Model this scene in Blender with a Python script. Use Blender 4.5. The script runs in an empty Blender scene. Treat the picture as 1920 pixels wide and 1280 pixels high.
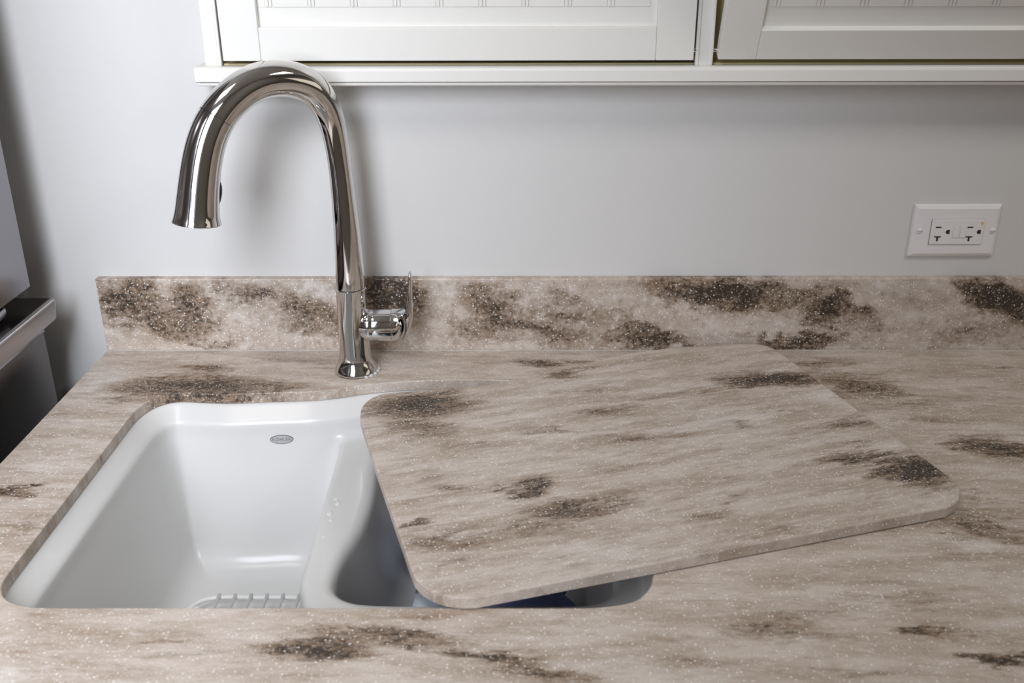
import bpy, bmesh, math
import numpy as np
from mathutils import Vector, Matrix

S = bpy.context.scene
COL = S.collection

# ------------------------------------------------------------------ camera
cam_data = bpy.data.cameras.new('camera')
cam = bpy.data.objects.new('camera', cam_data)
COL.objects.link(cam)
cam_data.sensor_width = 36.0
cam_data.lens = 1862.9 / 1920 * 36.0
cam_data.clip_start = 0.02
_p, _y, _r = 0.401215, 0.004655, -0.002364
_f = Vector((-math.sin(_y) * math.cos(_p), math.cos(_y) * math.cos(_p), -math.sin(_p)))
_x = Vector((math.cos(_y), math.sin(_y), 0))
_u = _x.cross(_f)
_rr = _x * math.cos(_r) + _u * math.sin(_r)
_uu = -_x * math.sin(_r) + _u * math.cos(_r)
_m = Matrix((_rr, _uu, -_f)).transposed().to_4x4()
_m.translation = Vector((0, -1.2394, 0.5333))
cam.matrix_world = _m
cam_data.dof.use_dof = True
cam_data.dof.focus_distance = 1.12
cam_data.dof.aperture_fstop = 7.0
S.camera = cam

# ------------------------------------------------------------------ world, lamps, exposure
W = bpy.data.worlds.new('daylight'); S.world = W; W.use_nodes = True
W.node_tree.nodes['Background'].inputs[0].default_value = (0.62, 0.74, 1.0, 1)
W.node_tree.nodes['Background'].inputs[1].default_value = 0.8

def area(name, loc, target, sx, sy, power, color):
    d = bpy.data.lights.new(name, 'AREA'); d.shape = 'RECTANGLE'; d.size = sx; d.size_y = sy
    d.energy = power; d.color = color
    o = bpy.data.objects.new(name, d); COL.objects.link(o)
    o.location = loc
    o.rotation_euler = (Vector(target) - Vector(loc)).to_track_quat('-Z', 'Z').to_euler()
    return o
# daylight entering by the window just behind and left of the photographer
wl = area('window_daylight', (-0.55, -1.64, 0.80), (-1.28, 0, 0.0), 0.60, 1.10, 21.0, (0.90, 0.93, 1.0))
wl.data.spread = math.radians(120)
# added overhead fill from above, no ceiling fixture is seen
area('overhead_fill_left', (-0.60, -0.85, 1.46), (-0.60, -0.85, 0), 0.4, 0.4, 4.4, (1.0, 0.93, 0.84))
area('overhead_fill_right', (1.15, -0.80, 1.46), (1.15, -0.80, 0), 0.4, 0.4, 8.0, (1.0, 0.975, 0.95))  # second unseen fill, added to lift the dim right side
# added warm fill from the right, without a visible source
area('warm_fill_right', (2.2, -0.9, 0.5), (0, -0.4, 0.1), 0.6, 1.2, 1.8, (1.0, 0.88, 0.74))
S.view_settings.view_transform = 'Standard'
S.view_settings.look = 'None'
S.view_settings.gamma = 1
S.view_settings.use_curve_mapping = False
S.view_settings.exposure = 0.0

# ------------------------------------------------------------------ helpers
def tag(o, label=None, cat=None, group=None, kind=None):
    if label: o['label'] = label
    if cat: o['category'] = cat
    if group: o['group'] = group
    if kind: o['kind'] = kind
    return o

def empty(name, loc):
    o = bpy.data.objects.new(name, None); COL.objects.link(o)
    o.location = loc; o.empty_display_size = 0.02
    return o

def wloc(o):
    v = Vector(o.location)
    if o.parent: v = v + wloc(o.parent) + o.matrix_parent_inverse.translation
    return v

def obj(name, mesh, mat, parent=None, smooth=False, angle=None):
    """link a mesh (world coordinates) as one object"""
    if isinstance(mesh, bmesh.types.BMesh):
        me = bpy.data.meshes.new(name)
        bmesh.ops.recalc_face_normals(mesh, faces=mesh.faces)
        mesh.to_mesh(me); mesh.free(); mesh = me
    if mat is not None and not mesh.materials: mesh.materials.append(mat)
    for p in mesh.polygons: p.use_smooth = smooth
    if smooth and angle:
        mesh.set_sharp_from_angle(angle=math.radians(angle))
    o = bpy.data.objects.new(name, mesh); COL.objects.link(o)
    if parent is not None:
        o.parent = parent
        o.matrix_parent_inverse = Matrix.Translation(-wloc(parent)) if parent.rotation_euler.z == 0 and parent.rotation_euler.x == 0 else Matrix.Identity(4)
    return o

def box(x0, x1, y0, y1, z0, z1, bev=0.0, seg=2, bm=None):
    own = bm is None
    b = bmesh.new()
    r = bmesh.ops.create_cube(b, size=1)
    for v in b.verts:
        v.co = Vector(((x0 + x1) / 2 + v.co.x * (x1 - x0), (y0 + y1) / 2 + v.co.y * (y1 - y0), (z0 + z1) / 2 + v.co.z * (z1 - z0)))
    if bev > 0:
        bmesh.ops.bevel(b, geom=b.edges[:], offset=bev, segments=seg, profile=0.5, affect='EDGES')
    if own: return b
    me = bpy.data.meshes.new('t'); b.to_mesh(me); b.free(); bm.from_mesh(me); bpy.data.meshes.remove(me)
    return bm

def catmull(P, n=8, closed=False):
    P = [Vector(p) for p in P]; out = []
    N = len(P)
    for i in range(N if closed else N - 1):
        if closed: a, b, c, d = P[i - 1], P[i], P[(i + 1) % N], P[(i + 2) % N]
        else: a, b, c, d = P[max(i - 1, 0)], P[i], P[i + 1], P[min(i + 2, N - 1)]
        for k in range(n):
            t = k / n
            out.append(0.5 * ((2 * b) + (c - a) * t + (2 * a - 5 * b + 4 * c - d) * t * t + (-a + 3 * b - 3 * c + d) * t ** 3))
    if not closed: out.append(P[-1])
    return out

def tube(bm, pts, rad, seg=24, caps=True, closed=False):
    """sweep a circle; pts Vectors, rad number or list"""
    n = len(pts); pts = [Vector(p) for p in pts]
    if not hasattr(rad, '__len__'): rad = [rad] * n
    T = []
    for i in range(n):
        a = pts[i - 1] if (i > 0 or closed) else pts[i]
        b = pts[(i + 1) % n] if (i < n - 1 or closed) else pts[i]
        T.append((b - a).normalized())
    ref = Vector((0, 0, 1)) if abs(T[0].z) < 0.9 else Vector((0, 1, 0))
    u = (ref - T[0] * ref.dot(T[0])).normalized()
    rings = []
    for i in range(n):
        u = (u - T[i] * u.dot(T[i])).normalized()
        v = T[i].cross(u)
        rings.append([bm.verts.new(pts[i] + (u * math.cos(a) + v * math.sin(a)) * rad[i]) for a in [2 * math.pi * k / seg for k in range(seg)]])
    for i in range(n if closed else n - 1):
        A, B = rings[i], rings[(i + 1) % n]
        for k in range(seg):
            bm.faces.new((A[k], A[(k + 1) % seg], B[(k + 1) % seg], B[k]))
    if caps and not closed:
        bm.faces.new(rings[0][::-1]); bm.faces.new(rings[-1])
    return rings

def lathe(bm, prof, cx, cy, cz=0.0, seg=48, axis='z'):
    rings = []
    for r, h in prof:
        ring = []
        for k in range(seg):
            a = 2 * math.pi * k / seg
            if axis == 'z': co = (cx + r * math.cos(a), cy + r * math.sin(a), cz + h)
            elif axis == 'x': co = (cx + h, cy + r * math.cos(a), cz + r * math.sin(a))
            else: co = (cx + r * math.cos(a), cy + h, cz + r * math.sin(a))
            ring.append(bm.verts.new(co))
        rings.append(ring)
    for A, B in zip(rings, rings[1:]):
        for k in range(seg): bm.faces.new((A[k], A[(k + 1) % seg], B[(k + 1) % seg], B[k]))
    bm.faces.new(rings[0][::-1]); bm.faces.new(rings[-1])
    return bm

def prism(bm, poly, axis, a, b):
    """extrude a 2D polygon along an axis between a and b"""
    def P(u, v, t):
        return {'x': (t, u, v), 'y': (u, t, v), 'z': (u, v, t)}[axis]
    A = [bm.verts.new(P(u, v, a)) for u, v in poly]; B = [bm.verts.new(P(u, v, b)) for u, v in poly]
    n = len(poly)
    for k in range(n): bm.faces.new((A[k], A[(k + 1) % n], B[(k + 1) % n], B[k]))
    bm.faces.new(A[::-1]); bm.faces.new(B)
    return bm

def offset_loop(L, d):
    """shift a closed 2D loop along its normals (positive = to the left of travel)"""
    n = len(L); out = []
    for i in range(n):
        a, b = L[i - 1], L[(i + 1) % n]
        tx, ty = b[0] - a[0], b[1] - a[1]; l = math.hypot(tx, ty) or 1
        out.append((L[i][0] - ty / l * d, L[i][1] + tx / l * d))
    return out

def slab(bm, outer, holes, z0, z1, bev, under=0.0):
    """flat slab with curved holes and eased top arrises; outer CCW, holes CCW"""
    def ring(L, z): return [bm.verts.new((x, y, z)) for x, y in L]
    def strip(A, B):
        n = len(A)
        for k in range(n): bm.faces.new((A[k], A[(k + 1) % n], B[(k + 1) % n], B[k]))
    tops, bots = [], []
    for L, s in [(outer, 1)] + [(h, -1) for h in holes]:
        inner = ring(offset_loop(L, bev * s), z1)
        m1 = ring(offset_loop(L, bev * 0.3 * s), z1 - bev * 0.3)
        side = ring(L, z1 - bev)
        low = ring(L, z0) if not under else ring(L, z0 + under)
        strip(inner, m1); strip(m1, side); strip(side, low)
        if under:
            l2 = ring(offset_loop(L, under * 1.2 * s), z0); strip(low, l2); low = l2
        tops.append(inner); bots.append(low)
    for loops in (tops, bots):
        es = []
        for R in loops:
            for k in range(len(R)):
                e = bm.edges.get((R[k], R[(k + 1) % len(R)])) or bm.edges.new((R[k], R[(k + 1) % len(R)]))
                es.append(e)
        bmesh.ops.triangle_fill(bm, edges=es, use_beauty=True)
    return bm

# ------------------------------------------------------------------ materials
def mat(name, color, rough=0.5, metal=0.0, coat=0.0, noise=None, bump=0.0, bscale=200.0, **kw):
    m = bpy.data.materials.new(name); m.use_nodes = True
    nt = m.node_tree; b = nt.nodes['Principled BSDF']
    b.inputs['Base Color'].default_value = (*color, 1)
    b.inputs['Roughness'].default_value = rough
    b.inputs['Metallic'].default_value = metal
    b.inputs['Coat Weight'].default_value = coat
    for k, v in kw.items(): b.inputs[k].default_value = v
    tc = nt.nodes.new('ShaderNodeTexCoord')
    nz = nt.nodes.new('ShaderNodeTexNoise'); nt.links.new(tc.outputs['Object'], nz.inputs['Vector'])
    nz.inputs['Scale'].default_value = bscale; nz.inputs['Detail'].default_value = 3
    if noise:
        mr = nt.nodes.new('ShaderNodeMapRange'); nt.links.new(nz.outputs['Fac'], mr.inputs['Value'])
        mr.inputs['To Min'].default_value = rough - noise; mr.inputs['To Max'].default_value = rough + noise
        nt.links.new(mr.outputs['Result'], b.inputs['Roughness'])
    if bump:
        bp = nt.nodes.new('ShaderNodeBump'); bp.inputs['Strength'].default_value = bump; bp.inputs['Distance'].default_value = 0.001
        nt.links.new(nz.outputs['Fac'], bp.inputs['Height']); nt.links.new(bp.outputs['Normal'], b.inputs['Normal'])
    return m

def stone(name, dark, white, plane='xy', streak=(1.0, 4.5), base=1.0, seed=0.0, speck=1.0, spread=1.0, cloud=1.0):
    """solid surface stone: cloudy beige with streaked dark veins and white flecks"""
    m = bpy.data.materials.new(name); m.use_nodes = True
    nt = m.node_tree; N = nt.nodes; L = nt.links; B = N['Principled BSDF']
    def new(t, **k):
        n = N.new(t)
        for a, v in k.items(): setattr(n, a, v)
        return n
    def math_(op, a, b=None, clamp=False):
        n = new('ShaderNodeMath', operation=op); n.use_clamp = clamp
        for i, s in enumerate((a, b)):
            if s is None: continue
            if isinstance(s, (int, float)): n.inputs[i].default_value = s
            else: L.new(s, n.inputs[i])
        return n.outputs[0]
    def rng(v, a, b, c=0.0, d=1.0, smooth=True):
        n = new('ShaderNodeMapRange', interpolation_type='SMOOTHSTEP' if smooth else 'LINEAR')
        L.new(v, n.inputs['Value'])
        for i, x in enumerate((a, b, c, d)): n.inputs[i + 1].default_value = x
        return n.outputs['Result']
    def noise(vec, scale, detail=5, rough=0.6, dist=0.0):
        n = new('ShaderNodeTexNoise'); L.new(vec, n.inputs['Vector'])
        n.inputs['Scale'].default_value = scale; n.inputs['Detail'].default_value = detail
        n.inputs['Roughness'].default_value = rough; n.inputs['Distortion'].default_value = dist
        return n
    def mapping(vec, loc=(0, 0, 0), rot=(0, 0, 0), scale=(1, 1, 1), kind='POINT'):
        n = new('ShaderNodeMapping', vector_type=kind); L.new(vec, n.inputs['Vector'])
        n.inputs['Location'].default_value = loc; n.inputs['Rotation'].default_value = rot; n.inputs['Scale'].default_value = scale
        return n.outputs[0]
    tc = new('ShaderNodeTexCoord').outputs['Object']
    if plane == 'xz':
        sp = new('ShaderNodeSeparateXYZ'); L.new(tc, sp.inputs[0])
        cb = new('ShaderNodeCombineXYZ'); L.new(sp.outputs[0], cb.inputs[0]); L.new(sp.outputs[2], cb.inputs[1]); L.new(sp.outputs[1], cb.inputs[2])
        tc = cb.outputs[0]
    # two dimensional coordinates for the veins, slightly torn by noise
    flat = mapping(tc, scale=(1, 1, 0))
    flat_s = mapping(tc, loc=(seed, seed * .7, 0), scale=(streak[0], streak[1], 1.0))
    warp = noise(flat_s, 16, 6, 0.7)
    sub = new('ShaderNodeVectorMath', operation='SUBTRACT'); L.new(warp.outputs['Color'], sub.inputs[0]); sub.inputs[1].default_value = (.5, .5, .5)
    scl = new('ShaderNodeVectorMath', operation='MULTIPLY'); L.new(sub.outputs[0], scl.inputs[0]); scl.inputs[1].default_value = (0.085, 0.085 / streak[1] * 2.0, 0)
    add = new('ShaderNodeVectorMath', operation='ADD'); L.new(flat, add.inputs[0]); L.new(scl.outputs[0], add.inputs[1])
    wb = noise(mapping(tc, loc=(seed, 3, 0), scale=(1.4, streak[1] * .9, 1)), 7, 3, 0.55)
    sb = new('ShaderNodeVectorMath', operation='SUBTRACT'); L.new(wb.outputs['Color'], sb.inputs[0]); sb.inputs[1].default_value = (.5, .5, .5)
    s2 = new('ShaderNodeVectorMath', operation='MULTIPLY'); L.new(sb.outputs[0], s2.inputs[0]); s2.inputs[1].default_value = (0.12, 0.12 / streak[1] * 1.6, 0)
    ad2 = new('ShaderNodeVectorMath', operation='ADD'); L.new(add.outputs[0], ad2.inputs[0]); L.new(s2.outputs[0], ad2.inputs[1])
    wv = ad2.outputs[0]
    def blobs(lst):
        tot = None
        for (x, y, rx, ry, a, s) in lst:
            mp = mapping(wv, (x, y, 0), (0, 0, a), (rx * 1.5 * spread, ry * 1.6 * spread, 1), 'TEXTURE')
            g = new('ShaderNodeTexGradient', gradient_type='SPHERICAL'); L.new(mp, g.inputs[0])
            v = math_('MULTIPLY', g.outputs['Fac'], s * 1.5)
            tot = v if tot is None else math_('MAXIMUM', tot, v)
        return tot
    dk = blobs(dark); wh = blobs(white)
    nA = noise(flat_s, 9, 6, 0.62).outputs['Fac']        # broad cloud
    nB = noise(mapping(tc, loc=(3.1 + seed, 1, 0), scale=(streak[0], streak[1] * 1.5, 1)), 26, 6, 0.7).outputs['Fac']   # streaks
    nC = noise(mapping(tc, loc=(7 + seed, 0, 0), scale=(streak[0], streak[1] * .6, 1)), 95, 5, 0.7).outputs['Fac']        # grit
    nD = noise(mapping(tc, loc=(-4 + seed, 2, 0), scale=(streak[0], streak[1] * .8, 1)), 40, 6, 0.75).outputs['Fac']
    def mix(fac, a, b):
        n = new('ShaderNodeMix', data_type='RGBA'); 
        if isinstance(fac, (int, float)): n.inputs['Factor'].default_value = fac
        else: L.new(fac, n.inputs['Factor'])
        for k, s in ((6, a), (7, b)):
            if isinstance(s, tuple): n.inputs[k].default_value = (*[c * base for c in s], 1)
            else: L.new(s, n.inputs[k])
        return n.outputs[2]
    col = mix(rng(nA, .36, .64), (.415, .337, .272), (.580, .507, .448))
    col = mix(math_('MULTIPLY', rng(nB, .52, .74), .42), col, (.270, .205, .155))
    col = mix(math_('MULTIPLY', rng(nB, .46, .30), .45), col, (.600, .560, .520))
    nE = noise(mapping(tc, loc=(11 + seed, 5, 0), scale=(streak[0] * .8, streak[1] * 1.6, 1)), 7, 7, 0.72, .3).outputs['Fac']
    col = mix(math_('MULTIPLY', rng(nE, .55, .72), .62), col, (.235, .172, .125))
    nF = noise(mapping(tc, loc=(2 + seed, 9, 0), scale=(streak[0], 1 + (streak[1] - 1) * .4, 1)), 60, 6, 0.72).outputs['Fac']
    col = mix(math_('MULTIPLY', rng(nF, .53, .68), .40 * cloud), col, (.250, .190, .145))
    col = mix(math_('MULTIPLY', rng(nF, .47, .34), .45 * cloud), col, (.690, .650, .610))
    # pale clouds
    wm = rng(math_('ADD', wh, math_('MULTIPLY', math_('SUBTRACT', nD, .5), 2.6)), .25, 1.15)
    col = mix(math_('MULTIPLY', wm, .60), col, (.690, .645, .605))
    # dark veins: soft brown halo then ragged almost black core
    d1 = math_('ADD', dk, math_('MULTIPLY', math_('SUBTRACT', nD, .5), 1.7))
    halo = math_('MULTIPLY', rng(d1, .05, .85), rng(dk, .02, .30))
    col = mix(math_('MULTIPLY', halo, .80), col, (.205, .132, .078))
    vl = new('ShaderNodeTexVoronoi', feature='F1'); L.new(mapping(tc, scale=(1, 1.0 + (streak[1] - 1) * .25, 1), loc=(seed, 0, 0)), vl.inputs['Vector'])
    vl.inputs['Scale'].default_value = 190
    lace = math_('MULTIPLY', math_('SUBTRACT', vl.outputs['Distance'], .40), 1.1)
    d2 = math_('ADD', math_('ADD', d1, math_('MULTIPLY', math_('SUBTRACT', nC, .5), 2.2)), lace)
    core = math_('MULTIPLY', rng(d2, .50, 1.60), rng(dk, .10, .75))
    col = mix(math_('MULTIPLY', core, .92), col, (.034, .024, .017))
    # grit
    col = mix(math_('MULTIPLY', rng(nC, .60, .74), .22), col, (.23, .18, .14))
    # white flecks of two sizes
    for sc, thr, prob, amt in ((300, .20, .72, .75), (560, .24, .62, .5)):
        v = new('ShaderNodeTexVoronoi', feature='F1'); L.new(mapping(tc, scale=(1, 1, 1), loc=(seed, 0, 0)), v.inputs['Vector'])
        v.inputs['Scale'].default_value = sc
        sepc = new('ShaderNodeSeparateColor'); L.new(v.outputs['Color'], sepc.inputs[0])
        on = rng(sepc.outputs[0], prob, prob + .12)
        dot = rng(v.outputs['Distance'], thr + .16, thr - .02)
        f = math_('MULTIPLY', math_('MULTIPLY', on, dot), amt * speck)
        col = mix(f, col, (.86, .84, .80))
    L.new(col, B.inputs['Base Color'])
    B.inputs['Roughness'].default_value = 0.42
    B.inputs['Specular IOR Level'].default_value = 0.30
    bp = new('ShaderNodeBump'); bp.inputs['Strength'].default_value = 0.05; bp.inputs['Distance'].default_value = 0.0006
    L.new(nC, bp.inputs['Height']); L.new(bp.outputs['Normal'], B.inputs['Normal'])
    return m

# ------------------------------------------------------------------ measured data (metres)
# vein patches: centre x, centre y, half length, half width, angle, strength
CD = [[-0.3935, -0.1245, 0.0997, 0.0328, -0.0008, 1.0], [-0.3913, -0.0735, 0.0414, 0.0121, -0.001, 0.7], [-0.4713, -0.1397, 0.0263, 0.0227, -0.0008, 0.6], [-0.5078, -0.3725, 0.0257, 0.0103, 0.1395, 0.8], [-0.4821, -0.357, 0.0157, 0.007, 0.141, 0.7], [-0.4673, -0.4378, 0.0357, 0.0223, 0.0005, 0.35], [-0.1572, -0.6028, 0.0448, 0.0131, 0.0011, 1.0], [-0.0958, -0.5976, 0.0472, 0.0118, 0.0011, 0.7], [-0.0287, -0.6152, 0.0504, 0.0075, -0.1008, 0.9], [0.0172, -0.6285, 0.033, 0.0109, -0.2, 0.7], [0.0467, -0.0539, 0.0453, 0.0137, -0.1287, 0.8], [0.4256, -0.1221, 0.0463, 0.0367, -0.3501, 0.7], [0.4504, -0.1463, 0.0325, 0.0191, -0.0007, 0.5], [0.5293, -0.282, 0.0438, 0.0215, -0.152, 1.1], [0.4776, -0.1782, 0.0887, 0.0214, -0.0006, 0.35], [0.4746, -0.2192, 0.0552, 0.0114, -0.0004, 0.4], [0.4542, -0.4329, 0.0497, 0.027, -0.3501, 0.6], [0.3448, -0.5828, 0.0295, 0.0058, -0.0813, 0.9], [0.3815, -0.6171, 0.0312, 0.0069, -0.1629, 1.0], [0.2235, -0.5809, 0.048, 0.0182, 0.001, 0.5], [0.3845, -0.0542, 0.0487, 0.016, -0.0011, 0.45], [-0.2849, -0.6042, 0.0292, 0.0054, 0.0809, 0.4], [-0.0485, -0.5586, 0.0224, 0.0057, 0.001, 0.4], [-0.0838, -0.5656, 0.0267, 0.007, 0.001, 0.35], [0.4081, -0.4463, 0.0201, 0.0096, 0.0005, 0.4], [0.3332, -0.5425, 0.0727, 0.0093, 0.0009, 0.35], [0.6271, -0.0713, 0.0411, 0.0091, -0.001, 0.4], [-0.1941, -0.0006, 0.0217, 0.0074, -0.0013, 0.2], [-0.2303, -0.5847, 0.0262, 0.0055, 0.0011, 0.25], [0.1512, -0.6192, 0.0501, 0.0075, 0.0012, 0.3], [0.2592, -0.6341, 0.0492, 0.0075, 0.0013, 0.3], [-0.4585, -0.3053, 0.023, 0.0075, -0.0001, 0.3], [-0.2867, -0.0449, 0.0633, 0.0124, -0.0011, 0.3], [0.3772, -0.3279, 0.0336, 0.0165, 0.0, 0.35], [0.4452, -0.3804, 0.0321, 0.0176, 0.0002, 0.35], [-0.5476, -0.1916, 0.0379, 0.0153, -0.0005, 0.25], [-0.4211, -0.4974, 0.0288, 0.0178, 0.0007, 0.3]]
CW = [[-0.522, -0.1105, 0.0471, 0.038, -0.0009, 0.7], [-0.3888, -0.6379, 0.0369, 0.0198, 0.0013, 0.8], [-0.3427, -0.5644, 0.0357, 0.009, 0.001, 0.4], [0.424, -0.468, 0.0344, 0.0149, 0.0006, 0.8], [0.0955, -0.6313, 0.0453, 0.0152, 0.0013, 0.5], [-0.2346, -0.5847, 0.0262, 0.0175, 0.0011, 0.4], [-0.4834, -0.3906, 0.0427, 0.0221, 0.0003, 0.4], [0.2128, -0.5708, 0.0353, 0.0142, 0.001, 0.2], [0.0903, -0.5127, 0.0282, 0.0158, 0.0008, 0.2], [-0.3321, -0.0899, 0.0409, 0.01, -0.001, 0.5], [0.3497, -0.4968, 0.0477, 0.012, 0.0007, 0.35], [-0.5167, -0.3167, 0.0342, 0.0227, -0.0, 0.4]]
SD = [[-0.5159, 0.0728, 0.0406, 0.0266, -0.392, 0.95], [-0.4747, 0.0402, 0.0415, 0.0174, -0.2926, 0.8], [-0.4341, 0.0516, 0.039, 0.0274, -0.0007, 0.75], [-0.512, 0.0287, 0.0357, 0.0109, -0.0006, 0.5], [-0.3502, 0.0742, 0.0482, 0.0184, -0.3849, 0.6], [-0.2749, 0.0477, 0.049, 0.0232, -0.482, 0.75], [-0.1703, 0.083, 0.0419, 0.0254, -0.4714, 1.2], [-0.0484, 0.0284, 0.043, 0.0153, -0.2837, 0.55], [-0.0092, 0.0513, 0.043, 0.0195, -0.3737, 0.8], [0.0299, 0.0322, 0.0576, 0.0197, -0.2817, 0.7], [-0.0302, 0.0739, 0.0281, 0.0119, -0.0008, 0.6], [0.079, 0.0588, 0.0505, 0.0193, -0.3696, 0.6], [0.2638, 0.0849, 0.0812, 0.0206, -0.093, 1.25], [0.4102, 0.0586, 0.0558, 0.0173, -0.3575, 1.1], [0.3798, 0.015, 0.0575, 0.0093, -0.0571, 1.0], [0.1874, 0.0112, 0.0574, 0.0093, -0.0573, 0.8], [0.6395, 0.0734, 0.0615, 0.0236, -0.4279, 1.4], [0.5991, 0.0241, 0.0497, 0.0171, -0.0006, 0.45], [0.3721, 0.0848, 0.0419, 0.0119, -0.0008, 0.5], [-0.1047, 0.0514, 0.0283, 0.0301, -0.0007, 0.25], [0.5135, 0.0735, 0.035, 0.0226, -0.0008, 0.25], [-0.2056, 0.0208, 0.0429, 0.0108, -0.0006, 0.3], [-0.4139, 0.0131, 0.043, 0.0094, -0.0006, 0.5], [0.1293, 0.0359, 0.0284, 0.0137, -0.0007, 0.4]]
SW = [[-0.3845, 0.0817, 0.041, 0.02, -0.3856, 0.9], [-0.2578, 0.0853, 0.0415, 0.0166, -0.3801, 0.8], [-0.458, 0.0054, 0.0647, 0.011, -0.0006, 0.5], [-0.355, 0.0286, 0.0428, 0.0185, -0.0006, 0.5], [0.1974, 0.085, 0.028, 0.0104, -0.0008, 0.7], [0.1349, 0.0738, 0.0421, 0.0223, -0.0008, 0.35], [0.4972, 0.0884, 0.0418, 0.0164, -0.0008, 0.5], [0.5039, 0.0433, 0.0424, 0.0153, -0.0007, 0.4], [0.6511, 0.0125, 0.0427, 0.0157, -0.0006, 0.5], [-0.0826, 0.0852, 0.028, 0.0178, -0.0008, 0.5], [0.2576, 0.0282, 0.0853, 0.0154, -0.0006, 0.35], [-0.5502, 0.0132, 0.0215, 0.0094, -0.0006, 0.6]]
BD = [[-0.2397, 0.1753, 0.0622, 0.0313, -0.1824, 1.1], [-0.2565, 0.1251, 0.0536, 0.0287, -0.2993, 0.6], [-0.2089, 0.0718, 0.0404, 0.0145, -0.2991, 0.35], [0.1938, 0.1194, 0.0649, 0.0192, -0.1804, 1.25], [0.2411, 0.1112, 0.0198, 0.0131, -0.2998, 0.6], [-0.046, 0.2033, 0.0225, 0.0127, -0.2999, 0.7], [-0.0429, 0.1002, 0.0441, 0.0109, -0.1486, 0.6], [-0.1707, -0.0343, 0.0256, 0.0162, 0.0837, 1.1], [-0.243, -0.0163, 0.0371, 0.0071, -0.2987, 0.6], [-0.1495, -0.0846, 0.059, 0.0189, -0.0498, 0.8], [-0.1983, -0.1029, 0.0603, 0.0143, -0.1751, 0.5], [-0.2993, -0.0671, 0.0169, 0.0054, -0.2985, 0.9], [-0.2738, -0.0995, 0.0488, 0.0173, -0.1763, 0.55], [0.1656, -0.0822, 0.0262, 0.0173, -0.0459, 1.0], [0.2146, -0.1214, 0.0384, 0.0295, -0.0538, 1.35], [0.1959, -0.0078, 0.0464, 0.0092, -0.0598, 0.65], [-0.0333, 0.0302, 0.0721, 0.011, -0.1565, 0.55], [-0.0994, 0.07, 0.0473, 0.0088, -0.2993, 0.45], [0.0787, 0.0216, 0.0356, 0.0078, -0.2993, 0.4], [-0.0365, -0.1292, 0.0283, 0.0082, 0.049, 0.5], [0.0666, -0.1935, 0.0327, 0.0026, -0.046, 0.5], [0.0089, -0.1185, 0.0235, 0.0067, 0.0517, 0.35], [0.0103, -0.0717, 0.0239, 0.0062, 0.0122, 0.35], [0.1006, 0.115, 0.0641, 0.0149, -0.0029, 0.35], [0.0242, 0.1158, 0.0529, 0.0115, -0.1088, 0.4], [-0.0429, 0.1517, 0.0383, 0.0118, -0.2996, 0.35], [-0.2802, -0.126, 0.0237, 0.0081, -0.2982, 0.35], [-0.2595, 0.006, 0.0485, 0.0126, -0.2988, 0.25], [0.1528, 0.0328, 0.0305, 0.0083, -0.2994, 0.35], [0.1875, -0.0504, 0.023, 0.0075, -0.2991, 0.5], [-0.0458, -0.0264, 0.0424, 0.0087, 0.0251, 0.3], [0.0195, -0.1699, 0.0297, 0.011, -0.2984, 0.35]]
BW = [[0.0761, 0.0291, 0.0696, 0.0237, -0.1203, 0.8], [0.2289, 0.0525, 0.0367, 0.0181, -0.9347, 0.8], [-0.137, -0.1616, 0.0589, 0.0148, -0.1519, 0.8], [-0.209, -0.0514, 0.0316, 0.0136, -0.1055, 0.6], [0.0885, -0.0199, 0.0518, 0.0173, -0.2991, 0.4], [-0.1676, 0.0111, 0.0499, 0.0156, -0.2989, 0.25], [-0.2574, -0.0939, 0.0295, 0.0087, -0.2984, 0.3], [-0.1758, -0.1705, 0.0374, 0.0095, -0.2982, 0.4], [0.2022, -0.0673, 0.0341, 0.02, -0.2991, 0.4], [0.0648, 0.174, 0.0597, 0.0227, -0.2999, 0.2]]
PATH= [(-0.2051, -0.0767, 0.1087, 0.0179), (-0.2053, -0.0769, 0.1457, 0.0173), (-0.2055, -0.077, 0.1812, 0.0162), (-0.2064, -0.0776, 0.2147, 0.0148), (-0.2075, -0.0784, 0.2475, 0.0136), (-0.2085, -0.0791, 0.2732, 0.0135), (-0.2106, -0.0806, 0.3018, 0.0143), (-0.214, -0.0829, 0.3268, 0.0157), (-0.2213, -0.0881, 0.3476, 0.0176), (-0.2341, -0.097, 0.3633, 0.0195), (-0.2497, -0.108, 0.3713, 0.0202), (-0.266, -0.1193, 0.3739, 0.0203), (-0.2838, -0.1318, 0.372, 0.0204), (-0.3004, -0.1434, 0.363, 0.0204), (-0.3143, -0.1532, 0.3498, 0.0203), (-0.3248, -0.1606, 0.3363, 0.0204), (-0.3333, -0.1665, 0.3191, 0.0207), (-0.3396, -0.1709, 0.2998, 0.0211), (-0.344, -0.174, 0.2801, 0.0216), (-0.3478, -0.1766, 0.26, 0.0225), (-0.3504, -0.1784, 0.2425, 0.0234), (-0.3519, -0.1795, 0.2326, 0.0247), (-0.3526, -0.18, 0.2266, 0.0265)]
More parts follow.
